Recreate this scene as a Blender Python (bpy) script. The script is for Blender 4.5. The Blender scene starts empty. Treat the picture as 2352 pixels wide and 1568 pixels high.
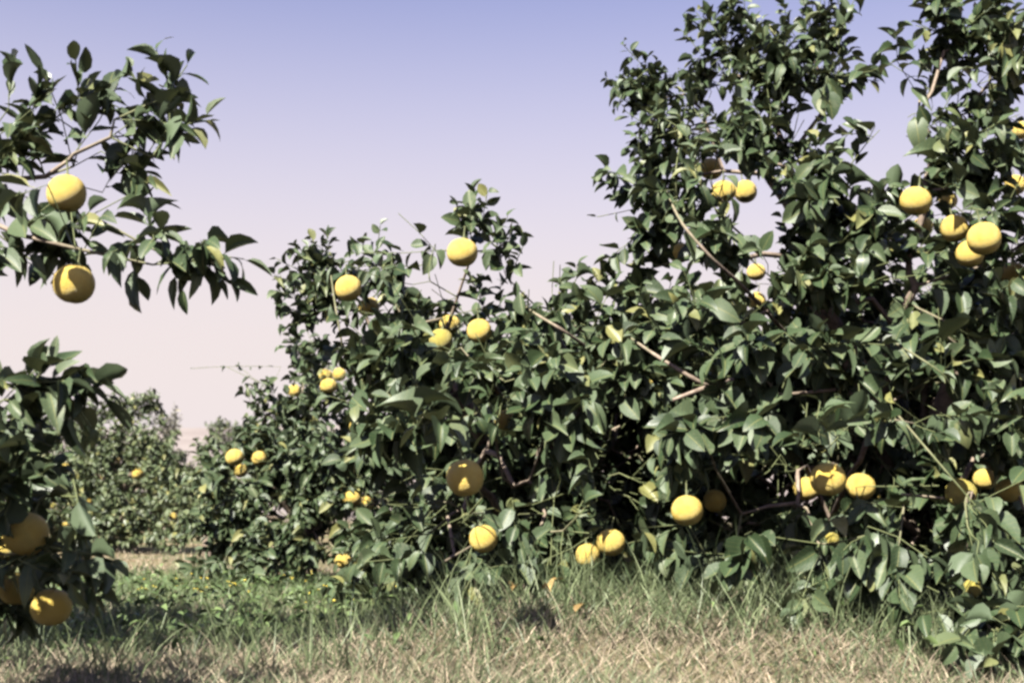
import bpy, math, random
import numpy as np
from mathutils import Matrix, Vector

rng = np.random.default_rng(11)
random.seed(11)
sc = bpy.context.scene
col = sc.collection

# ------------------------------------------------------------------ camera
CAM_H = 0.62
F, CX, CY, HY = 2940.0, 1176.0, 784.0, 1165.0        # focal length, centre and eye level in picture units (2352 wide)
TP = (HY - CY) / F
PITCH = math.atan(TP)
cam = bpy.data.cameras.new('camera')
cam.sensor_width = 36.0
cam.lens = F / 2352.0 * 36.0
cam.clip_start = 0.05
cam.clip_end = 3000
cam.dof.use_dof = True
cam.dof.focus_distance = 5.6
cam.dof.aperture_fstop = 3.4
cam_o = bpy.data.objects.new('camera', cam)
cam_o.location = (0, 0, CAM_H)
cam_o.rotation_euler = (math.radians(90) + PITCH, 0, 0)
col.objects.link(cam_o)
sc.camera = cam_o

# ------------------------------------------------------------------ sky, sun, exposure
SUN_EL, SUN_AZ = math.radians(46), math.radians(30)      # behind the camera, to its left
SUN = np.array([-math.sin(SUN_AZ) * math.cos(SUN_EL), -math.cos(SUN_AZ) * math.cos(SUN_EL), math.sin(SUN_EL)])
world = bpy.data.worlds.new('World')
sc.world = world
world.use_nodes = True
wn = world.node_tree
wn.nodes.clear()
sky = wn.nodes.new('ShaderNodeTexSky')
sky.sky_type = 'NISHITA'
sky.sun_disc = False
sky.sun_elevation = SUN_EL
sky.sun_rotation = math.pi + SUN_AZ
sky.altitude = 0
sky.air_density = 1.0
sky.dust_density = 0.8
sky.ozone_density = 3.0
tint = wn.nodes.new('ShaderNodeMix'); tint.data_type = 'RGBA'; tint.blend_type = 'MULTIPLY'
tint.inputs[0].default_value = 1.0
tint.inputs[7].default_value = (1.08, 0.83, 1.02, 1)       # the slide film's warm, pinkish cast
bg = wn.nodes.new('ShaderNodeBackground')
bg.inputs[1].default_value = 0.05
wo = wn.nodes.new('ShaderNodeOutputWorld')
wn.links.new(sky.outputs[0], tint.inputs[6])
# dusty pink haze all round the horizon
wtc = wn.nodes.new('ShaderNodeTexCoord'); wsep = wn.nodes.new('ShaderNodeSeparateXYZ')
wmr = wn.nodes.new('ShaderNodeMapRange'); wmr.interpolation_type = 'SMOOTHSTEP'
for i_, v_ in ((1, 0.10), (2, 0.50), (3, 1.0), (4, 0.0)): wmr.inputs[i_].default_value = v_
hz = wn.nodes.new('ShaderNodeMix'); hz.data_type = 'RGBA'
hz.inputs[7].default_value = (5.10, 4.55, 4.50, 1)
wn.links.new(wtc.outputs['Generated'], wsep.inputs[0]); wn.links.new(wsep.outputs[2], wmr.inputs[0])
wn.links.new(wmr.outputs[0], hz.inputs[0]); wn.links.new(tint.outputs[2], hz.inputs[6])
wn.links.new(hz.outputs[2], bg.inputs[0])
wn.links.new(bg.outputs[0], wo.inputs[0])

sun = bpy.data.lights.new('sun', 'SUN')
sun.energy = 5.0
sun.angle = math.radians(0.5)
sun.color = (1.0, 0.95, 0.86)
sun_o = bpy.data.objects.new('sun', sun)
sun_o.rotation_euler = Vector(SUN).to_track_quat('Z', 'Y').to_euler()
sun_o.location = (-6, -8, 10)
col.objects.link(sun_o)

sc.view_settings.view_transform = 'Standard'
sc.view_settings.look = 'None'
sc.view_settings.gamma = 1.0
sc.view_settings.use_curve_mapping = False
sc.view_settings.exposure = 1.80
sc.cycles.filter_width = 2.8
sc.cycles.max_bounces = 4
sc.cycles.diffuse_bounces = 0
sc.cycles.glossy_bounces = 1
sc.cycles.transmission_bounces = 3
sc.cycles.use_denoising = True

# ------------------------------------------------------------------ helpers
def at(vx, vy, d):
    """a point of the place seen at picture unit (vx, vy) and d metres ahead"""
    a = (vx - CX) / F
    b = (CY - vy) / F
    c, s = math.cos(PITCH), math.sin(PITCH)
    y = c - b * s
    z = s + b * c
    k = d / y
    return np.array([a * k, d, CAM_H + z * k])

def project(P):
    c, s = math.cos(PITCH), math.sin(PITCH)
    q = P - np.array([0, 0, CAM_H])
    depth = q[..., 1] * c + q[..., 2] * s
    up = -q[..., 1] * s + q[..., 2] * c
    dd = np.maximum(depth, 0.05)
    return CX + F * q[..., 0] / dd, CY - F * up / dd, depth

def unit(v):
    return v / (np.linalg.norm(v, axis=-1, keepdims=True) + 1e-9)

def sstep(a, b, x):
    t = np.clip((x - a) / (b - a), 0, 1)
    return t * t * (3 - 2 * t)

def make_mesh(name, verts, faces_idx, face_len, uv=None, attrs=None, smooth=True):
    """verts (n,3); faces_idx flat loop indices; face_len loops per face"""
    me = bpy.data.meshes.new(name)
    verts = np.ascontiguousarray(verts, dtype=np.float32)
    faces_idx = np.ascontiguousarray(faces_idx, dtype=np.int32)
    face_len = np.ascontiguousarray(face_len, dtype=np.int32)
    me.vertices.add(len(verts))
    me.vertices.foreach_set('co', verts.ravel())
    me.loops.add(len(faces_idx))
    me.loops.foreach_set('vertex_index', faces_idx)
    me.polygons.add(len(face_len))
    st = np.concatenate([[0], np.cumsum(face_len)[:-1]]).astype(np.int32)
    me.polygons.foreach_set('loop_start', st)
    if smooth:
        me.polygons.foreach_set('use_smooth', np.ones(len(face_len), dtype=bool))
    if uv is not None:
        l = me.uv_layers.new(name='UVMap')
        l.data.foreach_set('uv', np.ascontiguousarray(uv[faces_idx], dtype=np.float32).ravel())
    for k, v in (attrs or {}).items():
        a = me.attributes.new(k, 'FLOAT', 'POINT')
        a.data.foreach_set('value', np.ascontiguousarray(v, dtype=np.float32))
    me.update(calc_edges=True)
    me.validate()
    return me

def obj(name, me, mat=None, parent=None, loc=None):
    o = bpy.data.objects.new(name, me)
    col.objects.link(o)
    if mat is not None and me is not None and not me.materials:
        me.materials.append(mat)
    if parent is not None:
        o.parent = parent
    if loc is not None:
        o.location = loc
    return o

def tag(o, label=None, cat=None, group=None, kind=None):
    if label: o['label'] = label
    if cat: o['category'] = cat
    if group: o['group'] = group
    if kind: o['kind'] = kind
    return o

# ------------------------------------------------------------------ materials
def new_mat(name):
    m = bpy.data.materials.new(name)
    m.use_nodes = True
    nt = m.node_tree
    nt.nodes.clear()
    out = nt.nodes.new('ShaderNodeOutputMaterial')
    return m, nt, out

class NT:
    def __init__(s, nt): s.nt = nt
    def n(s, t, **kw):
        x = s.nt.nodes.new(t)
        for k, v in kw.items(): setattr(x, k, v)
        return x
    def l(s, a, b): s.nt.links.new(a, b)
    def math(s, op, a, b=None, c=None, clamp=False):
        x = s.n('ShaderNodeMath', operation=op); x.use_clamp = clamp
        for i, v in enumerate((a, b, c)):
            if v is None: continue
            if isinstance(v, (int, float)): x.inputs[i].default_value = v
            else: s.l(v, x.inputs[i])
        return x.outputs[0]
    def mix(s, f, a, b, mode='MIX'):
        x = s.n('ShaderNodeMix', data_type='RGBA', blend_type=mode)
        for i, v in ((0, f), (6, a), (7, b)):
            if isinstance(v, (int, float)): x.inputs[i].default_value = v
            elif isinstance(v, tuple): x.inputs[i].default_value = v + (1,) if len(v) == 3 else v
            else: s.l(v, x.inputs[i])
        return x.outputs[2]
    def ramp(s, f, stops):
        x = s.n('ShaderNodeValToRGB')
        e = x.color_ramp.elements
        while len(e) < len(stops): e.new(0.5)
        for i, (p, c) in enumerate(stops):
            e[i].position = p; e[i].color = c + (1,)
        s.l(f, x.inputs[0])
        return x.outputs[0]
    def noise(s, scale, detail=3, rough=0.55, vec=None):
        x = s.n('ShaderNodeTexNoise'); x.inputs['Scale'].default_value = scale
        x.inputs['Detail'].default_value = detail; x.inputs['Roughness'].default_value = rough
        if vec is not None: s.l(vec, x.inputs['Vector'])
        return x.outputs[0]

def leaf_material(name, dark, mid, light, yellow):
    m, nt, out = new_mat(name)
    g = NT(nt)
    oi = g.n('ShaderNodeObjectInfo')
    at_ = g.n('ShaderNodeAttribute', attribute_name='rnd')
    r = g.math('FRACT', g.math('ADD', oi.outputs['Random'], at_.outputs['Fac']))
    r2 = g.math('FRACT', g.math('MULTIPLY', r, 17.31))
    base = g.ramp(r, [(0.0, dark), (0.45, mid), (0.92, light), (0.98, yellow), (1.0, yellow)])
    uv = g.n('ShaderNodeUVMap', uv_map='UVMap')
    sx = g.n('ShaderNodeSeparateXYZ'); g.l(uv.outputs[0], sx.inputs[0])
    ax = g.math('ABSOLUTE', g.math('SUBTRACT', sx.outputs[0], 0.5))
    mid_rib = g.math('LESS_THAN', ax, 0.022)
    side = g.math('FRACT', g.math('SUBTRACT', g.math('MULTIPLY', sx.outputs[1], 9.0), g.math('MULTIPLY', ax, 5.0)))
    side = g.math('LESS_THAN', side, 0.10)
    vein = g.math('MAXIMUM', g.math('MULTIPLY', mid_rib, 0.75), g.math('MULTIPLY', side, 0.28))
    c = g.mix(vein, base, yellow)
    tc = g.n('ShaderNodeTexCoord')
    nz = g.noise(60.0, 3, 0.6, tc.outputs['Object'])
    c = g.mix(g.math('MULTIPLY', g.math('SUBTRACT', nz, 0.35), 0.7, clamp=True), c, tuple(0.55 * v for v in dark))
    # some leaves have blotched, dusty patches of their own
    n2 = g.noise(23.0, 2, 0.5, tc.outputs['Object'])
    blot = g.math('MULTIPLY', g.math('GREATER_THAN', n2, 0.60), g.math('MULTIPLY', r2, 0.18))
    c = g.mix(blot, c, (0.26, 0.25, 0.17))
    geo = g.n('ShaderNodeNewGeometry')
    under = tuple(0.55 * a + 0.45 * b + 0.012 for a, b in zip(mid, light))
    c = g.mix(geo.outputs['Backfacing'], c, under)
    p = g.n('ShaderNodeBsdfPrincipled')
    g.l(c, p.inputs['Base Color'])
    g.l(g.math('ADD', 0.40, g.math('MULTIPLY', r2, 0.20)), p.inputs['Roughness'])
    p.inputs['Specular IOR Level'].default_value = 0.36
    b = g.n('ShaderNodeBump'); b.inputs['Strength'].default_value = 0.25; b.inputs['Distance'].default_value = 0.002
    g.l(g.math('ADD', g.math('MULTIPLY', vein, -0.6), nz), b.inputs['Height'])
    g.l(b.outputs[0], p.inputs['Normal'])
    t = g.n('ShaderNodeBsdfTranslucent')
    tcx = g.mix(0.5, c, yellow)
    g.l(tcx, t.inputs[0])
    ms = g.n('ShaderNodeMixShader'); ms.inputs[0].default_value = 0.07
    g.l(p.outputs[0], ms.inputs[1]); g.l(t.outputs[0], ms.inputs[2])
    g.l(ms.outputs[0], out.inputs[0])
    return m

M_LEAF = leaf_material('citrus_leaf', (0.020, 0.037, 0.015), (0.043, 0.069, 0.031), (0.075, 0.103, 0.052), (0.17, 0.17, 0.06))
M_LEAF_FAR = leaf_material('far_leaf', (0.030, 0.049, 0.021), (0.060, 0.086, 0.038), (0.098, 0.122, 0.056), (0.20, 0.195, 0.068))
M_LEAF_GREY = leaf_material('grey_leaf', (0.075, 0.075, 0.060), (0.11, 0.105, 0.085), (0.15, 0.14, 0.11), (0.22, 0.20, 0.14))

def bark_material():
    m, nt, out = new_mat('citrus_bark')
    g = NT(nt)
    a = g.n('ShaderNodeAttribute', attribute_name='rad')
    tc = g.n('ShaderNodeTexCoord')
    nz = g.noise(35, 4, 0.6, tc.outputs['Object'])
    wood = g.ramp(nz, [(0.3, (0.13, 0.095, 0.07)), (0.7, (0.28, 0.225, 0.17))])
    f = g.math('MULTIPLY', g.math('SUBTRACT', a.outputs['Fac'], 0.003), 220.0, clamp=True)
    c = g.mix(f, (0.11, 0.13, 0.05), wood)
    p = g.n('ShaderNodeBsdfPrincipled'); g.l(c, p.inputs['Base Color']); p.inputs['Roughness'].default_value = 0.8
    b = g.n('ShaderNodeBump'); b.inputs['Strength'].default_value = 0.5; b.inputs['Distance'].default_value = 0.006
    g.l(nz, b.inputs['Height']); g.l(b.outputs[0], p.inputs['Normal'])
    g.l(p.outputs[0], out.inputs[0])
    return m
M_BARK = bark_material()

def fruit_material(name, c1, c2, c3):
    m, nt, out = new_mat(name)
    g = NT(nt)
    tc = g.n('ShaderNodeTexCoord'); oi = g.n('ShaderNodeObjectInfo')
    ad = g.n('ShaderNodeVectorMath', operation='ADD'); g.l(tc.outputs['Object'], ad.inputs[0])
    cb = g.n('ShaderNodeCombineXYZ')
    for i in range(3): g.l(g.math('MULTIPLY', oi.outputs['Random'], 7.0 + i * 3), cb.inputs[i])
    g.l(cb.outputs[0], ad.inputs[1])
    n1 = g.noise(1.4, 3, 0.5, ad.outputs[0])
    c = g.ramp(n1, [(0.30, c1), (0.55, c2), (0.72, (c2[0] * .92, c2[1] * .98, c2[2]))])
    n2 = g.noise(7.0, 4, 0.65, ad.outputs[0])
    c = g.mix(g.math('MULTIPLY', g.math('GREATER_THAN', n2, 0.645), 0.5), c, c3)     # russet scars
    v = g.n('ShaderNodeTexVoronoi'); v.inputs['Scale'].default_value = 26
    g.l(ad.outputs[0], v.inputs['Vector'])
    p = g.n('ShaderNodeBsdfPrincipled'); g.l(c, p.inputs['Base Color'])
    p.inputs['Roughness'].default_value = 0.42
    p.inputs['Specular IOR Level'].default_value = 0.4
    b = g.n('ShaderNodeBump'); b.inputs['Strength'].default_value = 0.6; b.inputs['Distance'].default_value = 0.03
    g.l(v.outputs['Distance'], b.inputs['Height']); g.l(b.outputs[0], p.inputs['Normal'])
    g.l(p.outputs[0], out.inputs[0])
    return m
M_FRUIT = fruit_material('grapefruit_peel', (0.61, 0.43, 0.082), (0.65, 0.49, 0.12), (0.30, 0.20, 0.05))
M_FRUIT_PALE = fruit_material('pale_peel', (0.37, 0.31, 0.065), (0.42, 0.36, 0.085), (0.22, 0.19, 0.05))
M_FRUIT_GREEN = fruit_material('green_peel', (0.10, 0.13, 0.045), (0.15, 0.17, 0.06), (0.20, 0.18, 0.08))

def plain_mat(name, ca, cb_, rough=0.7, trans=0.0, attr='rnd'):
    m, nt, out = new_mat(name)
    g = NT(nt)
    a = g.n('ShaderNodeAttribute', attribute_name=attr)
    h = g.n('ShaderNodeAttribute', attribute_name='along')
    c = g.ramp(a.outputs['Fac'], [(0.0, ca), (0.7, cb_), (1.0, tuple(1.35 * v for v in cb_))])
    p = g.n('ShaderNodeBsdfPrincipled'); g.l(c, p.inputs['Base Color']); p.inputs['Roughness'].default_value = rough
    p.inputs['Specular IOR Level'].default_value = 0.35
    if trans:
        t = g.n('ShaderNodeBsdfTranslucent'); g.l(c, t.inputs[0])
        ms = g.n('ShaderNodeMixShader'); ms.inputs[0].default_value = trans
        g.l(p.outputs[0], ms.inputs[1]); g.l(t.outputs[0], ms.inputs[2]); g.l(ms.outputs[0], out.inputs[0])
    else:
        g.l(p.outputs[0], out.inputs[0])
    return m
M_GREEN = plain_mat('green_blade', (0.066, 0.095, 0.044), (0.145, 0.175, 0.088), 0.5, 0.25)
M_STRAW = plain_mat('dry_straw', (0.20, 0.165, 0.115), (0.36, 0.295, 0.21), 0.75, 0.15)
M_WEED = plain_mat('weed_leaf', (0.058, 0.10, 0.034), (0.125, 0.175, 0.066), 0.5, 0.2)
M_FLOWER = plain_mat('yellow_petal', (0.60, 0.46, 0.05), (0.72, 0.58, 0.09), 0.6, 0.1)

def ground_material():
    m, nt, out = new_mat('orchard_soil')
    g = NT(nt)
    tc = g.n('ShaderNodeTexCoord')
    n1 = g.noise(0.55, 4, 0.6, tc.outputs['Object'])
    n2 = g.noise(38.0, 5, 0.7, tc.outputs['Object'])
    soil = g.ramp(n2, [(0.30, (0.10, 0.075, 0.045)), (0.55, (0.22, 0.165, 0.10)), (0.75, (0.36, 0.28, 0.18))])
    grass = g.ramp(n2, [(0.3, (0.05, 0.06, 0.028)), (0.7, (0.15, 0.15, 0.075))])
    c = g.mix(g.ramp(n1, [(0.42, (0, 0, 0)), (0.60, (1, 1, 1))]), soil, grass)
    # the bare far hillside
    sx = g.n('ShaderNodeSeparateXYZ'); g.l(tc.outputs['Object'], sx.inputs[0])
    far = g.math('DIVIDE', g.math('SUBTRACT', sx.outputs[1], 45.0), 40.0, clamp=True)
    n3 = g.noise(0.05, 5, 0.6, tc.outputs['Object'])
    c = g.mix(far, c, g.ramp(n3, [(0.35, (0.165, 0.14, 0.13)), (0.65, (0.21, 0.185, 0.17))]))
    p = g.n('ShaderNodeBsdfPrincipled'); g.l(c, p.inputs['Base Color']); p.inputs['Roughness'].default_value = 0.95
    p.inputs['Specular IOR Level'].default_value = 0.1
    b = g.n('ShaderNodeBump'); b.inputs['Strength'].default_value = 0.6; b.inputs['Distance'].default_value = 0.03
    g.l(n2, b.inputs['Height']); g.l(b.outputs[0], p.inputs['Normal'])
    g.l(p.outputs[0], out.inputs[0])
    return m
M_GROUND = ground_material()

# ------------------------------------------------------------------ ground
def gz(x, y):
    x = np.asarray(x, float); y = np.asarray(y, float)
    z = 0.018 * np.sin(1.7 * x + 0.6 * y) + 0.014 * np.sin(0.9 * x - 2.3 * y + 1.0) + 0.008 * np.sin(4.1 * x + 3.3 * y)
    z = z * sstep(90, 40, np.abs(y)) 
    z = z + 26.0 * sstep(90, 420, y) + 1.2 * sstep(100, 300, y) * np.sin(x * 0.021 + 1.0)
    z = z + 0.21 * sstep(-1.1, 0.1, x) * sstep(4.3, 5.5, y) * sstep(18, 9, y) * (1 - 0.75 * sstep(1.2, 1.9, x))
    return z

def axis(lo, hi):
    near = np.arange(-14, 26.01, 0.35)
    a = -14 - np.cumsum(0.35 * 1.13 ** np.arange(1, 60)); a = a[a > lo]
    b = 26 + np.cumsum(0.35 * 1.10 ** np.arange(1, 90)); b = b[b < hi]
    return np.concatenate([[lo], a[::-1], near, b, [hi]])
gx, gy = axis(-900, 900), axis(-60, 1500)
X, Y = np.meshgrid(gx, gy)
V = np.stack([X, Y, gz(X, Y)], -1).reshape(-1, 3)
nx, ny = len(gx), len(gy)
i0 = (np.arange(ny - 1)[:, None] * nx + np.arange(nx - 1)[None, :]).ravel()
fi = np.stack([i0, i0 + 1, i0 + nx + 1, i0 + nx], -1).ravel()
tag(obj('ground', make_mesh('ground', V, fi, np.full(len(i0), 4)), M_GROUND), 'grassy orchard floor rising to a bare tan hillside far behind', kind='structure')

# ------------------------------------------------------------------ leaves
def leaf_template(detail, fold, curl, twist, wav):
    if detail:
        ts = [0.0, 0.11, 0.24, 0.44, 0.66, 0.86]; ws = [0.05, 0.07, 0.70, 1.0, 0.90, 0.50]
        us = [-1, -0.5, 0, 0.5, 1]
    else:
        ts = [0.0, 0.14, 0.48, 0.82]; ws = [0.05, 0.35, 1.0, 0.62]
        us = [-1, 0, 1]
    n = len(us)
    vs, uv = [], []
    for t, w in zip(ts, ws):
        for u in us:
            hw = 0.5 * w
            x = hw * u
            z = fold * abs(x) - curl * t * t + wav * math.sin(t * 9 + u * 1.5) * abs(u) * 0.5
            a = twist * t
            x2 = x * math.cos(a) - 0.0 * z; z2 = z + x * math.sin(a)
            vs.append((x2, t - 0.35 * abs(curl) * t * t * t, z2)); uv.append((0.5 + 0.5 * u, t))
    vs.append((0.0, 1.0 - 0.35 * abs(curl), -curl)); uv.append((0.5, 1.0))
    tip = len(vs) - 1
    loops, lens = [], []
    for i in range(len(ts) - 1):
        for j in range(n - 1):
            a = i * n + j
            loops += [a, a + 1, a + 1 + n, a + n]; lens.append(4)
    for j in range(n - 1):
        a = (len(ts) - 1) * n + j
        loops += [a, a + 1, tip]; lens.append(3)
    return np.array(vs, float), np.array(uv, float), np.array(loops), np.array(lens)

VAR = [(0.35, 0.10, 0.1, 0.02), (0.20, 0.25, -0.2, 0.03), (0.55, 0.18, 0.25, 0.02), (0.12, 0.05, 0.0, 0.05),
       (0.70, 0.35, -0.15, 0.02), (0.30, -0.10, 0.35, 0.03), (0.25, 0.50, 0.1, 0.03), (0.45, 0.15, -0.4, 0.04), (0.95, 0.55, 0.45, 0.06), (0.08, 0.75, -0.3, 0.07)]
T_HI = [leaf_template(True, *v) for v in VAR]
T_LO = [leaf_template(False, *v) for v in VAR]
LEAF_ME = {}
def leaf_mesh(k, mat):
    key = (k, mat.name)
    if key not in LEAF_ME:
        v, uv, lo, le = T_HI[k]
        me = make_mesh('leaf_blade', v, lo, le, uv, {'rnd': np.zeros(len(v))})
        me.materials.append(mat)
        LEAF_ME[key] = me
    return LEAF_ME[key]

def leaf_frames(D, N):
    """D leaf axis, N rough normal -> (n,3,3) columns x,y,z"""
    D = unit(D)
    Nn = N - D * np.sum(N * D, -1, keepdims=True)
    Nn = unit(Nn)
    Xx = np.cross(D, Nn)
    return np.stack([Xx, D, Nn], -1)

def leaves_mesh(name, L, detail, mat):
    Vs, Us, Fs, Ls, Rs = [], [], [], [], []
    off = 0
    for k in range(len(VAR)):
        sel = L['k'] == k
        if not sel.any(): continue
        tv, tuv, lo, le = (T_HI if detail else T_LO)[k]
        n = sel.sum()
        loc = tv[None] * np.stack([L['w'][sel], L['l'][sel], L['l'][sel]], -1)[:, None, :]
        P = np.einsum('nij,nvj->nvi', L['R'][sel], loc) + L['p'][sel][:, None, :]
        Vs.append(P.reshape(-1, 3)); Us.append(np.tile(tuv, (n, 1)))
        Fs.append((lo[None] + (np.arange(n) * len(tv))[:, None] + off).ravel()); Ls.append(np.tile(le, n))
        Rs.append(np.repeat(L['r'][sel], len(tv)))
        off += n * len(tv)
    me = make_mesh(name, np.concatenate(Vs), np.concatenate(Fs), np.concatenate(Ls), np.concatenate(Us), {'rnd': np.concatenate(Rs)})
    me.materials.append(mat)
    return me

# ------------------------------------------------------------------ tree building
def grow_skeleton(root, forks, targets):
    """connect every target to the nearest reachable wood; returns nodes, parent"""
    P = [np.array(root)]; par = [-1]; plen = [0.0]
    for f in forks:                                   # forks: list of (parent index, point)
        pi, pt = f
        pt = np.array(pt)
        P.append(pt); par.append(pi); plen.append(plen[pi] + np.linalg.norm(pt - P[pi]))
    nf = len(P)
    order = np.argsort([np.linalg.norm(t - P[min(1, nf - 1)]) for t in targets])
    ends = [None] * len(targets)
    A = np.zeros((60000, 3)); B = np.zeros(60000)
    A[:len(P)] = P; B[:len(P)] = plen
    n = len(P)
    for ti in order:
        t = targets[ti]
        lo = 1 if n > 1 else 0
        d = np.linalg.norm(A[lo:n] - t, axis=1)
        k = int(np.argmin(d + 0.33 * B[lo:n])) + lo
        dist = d[k - lo]
        steps = max(1, int(dist / 0.16))
        prev = k
        a = A[k].copy()
        side = rng.normal(size=3) * 0.06 * dist
        for s in range(1, steps + 1):
            f = s / steps
            q = a + (t - a) * f + side * math.sin(f * math.pi) + np.array([0, 0, 0.10 * dist * math.sin(f * math.pi)])
            A[n] = q; B[n] = B[prev] + np.linalg.norm(q - A[prev]); par.append(prev); prev = n; n += 1
        ends[ti] = prev
    return A[:n].copy(), np.array(par), ends, nf

def tube_chains(P, par, rad, nodes_ok, sides=5):
    n = len(P)
    ch = [[] for _ in range(n)]
    for i in range(n):
        if par[i] >= 0 and nodes_ok[i]: ch[par[i]].append(i)
    main = [max(c, key=lambda j: rad[j]) if c else -1 for c in ch]
    Vs, Fs, Rr = [], [], []
    off = 0
    ang = np.arange(sides) * 2 * math.pi / sides
    starts = [i for i in range(n) if nodes_ok[i] and par[i] >= 0 and (main[par[i]] != i or not nodes_ok[par[i]])]
    for s in starts:
        chain = [par[s]]; j = s
        while j >= 0:
            chain.append(j); j = main[j]
        pts = P[chain]
        r = np.array([min(rad[c], rad[s]) for c in chain])
        tan = np.gradient(pts, axis=0); tan = unit(tan)
        ref = np.array([0.3, 0.1, 1.0]) if abs(tan[0, 2]) < 0.8 else np.array([1.0, 0.2, 0.1])
        u = unit(np.cross(tan, ref)); w = np.cross(tan, u)
        ring = pts[:, None, :] + r[:, None, None] * (np.cos(ang)[None, :, None] * u[:, None, :] + np.sin(ang)[None, :, None] * w[:, None, :])
        m = len(chain)
        Vs.append(ring.reshape(-1, 3)); Rr.append(np.repeat(r, sides))
        a = (np.arange(m - 1)[:, None] * sides + np.arange(sides)[None, :])
        b = (np.arange(m - 1)[:, None] * sides + (np.arange(sides)[None, :] + 1) % sides)
        Fs.append((np.stack([a, b, b + sides, a + sides], -1) + off).reshape(-1, 4))
        off += m * sides
    if not Vs: return None
    Fq = np.concatenate(Fs)
    return np.concatenate(Vs), Fq.ravel(), np.full(len(Fq), 4), np.concatenate(Rr)

def shoot_leaves(base, tip, n, size, droop, sunw, out, open_ang=58, wr=(.38, .60)):
    """leaves set spirally along a shoot from base to tip"""
    ax = tip - base
    ln = np.linalg.norm(ax) + 1e-6
    ax = ax / ln
    ref = np.array([0, 0, 1.0]) if abs(ax[2]) < 0.9 else np.array([1.0, 0, 0])
    u = unit(np.cross(ax, ref)); w = np.cross(ax, u)
    t = np.linspace(0.12, 1.0, n) + rng.normal(size=n) * 0.02
    ph = rng.uniform(0, 6.28) + np.arange(n) * 2.4 + rng.normal(size=n) * 0.35
    al = np.radians(open_ang - 22 * np.clip(t, 0, 1) ** 3 + rng.normal(size=n) * 13)
    D = ax[None] * np.cos(al)[:, None] + (u[None] * np.cos(ph)[:, None] + w[None] * np.sin(ph)[:, None]) * np.sin(al)[:, None]
    D[:, 2] -= droop * (0.6 + 0.8 * rng.random(n))
    D = unit(D)
    N = np.array([0, 0, 0.55])[None] + SUN[None] * sunw + ax[None] * 0.35 + rng.normal(size=(n, 3)) * 0.50
    l = size * np.clip(rng.normal(1.0, 0.20, n), 0.5, 1.4) * (1.0 - 0.30 * np.clip(t, 0, 1) ** 4)
    wd = l * rng.uniform(wr[0], wr[1], n)
    p = base[None] + ax[None] * (np.clip(t, 0, 1) * ln)[:, None]
    out.append((p, leaf_frames(D, N), l, wd))

FRUITS = []            # filled below: dict(tree, p, r)

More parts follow.
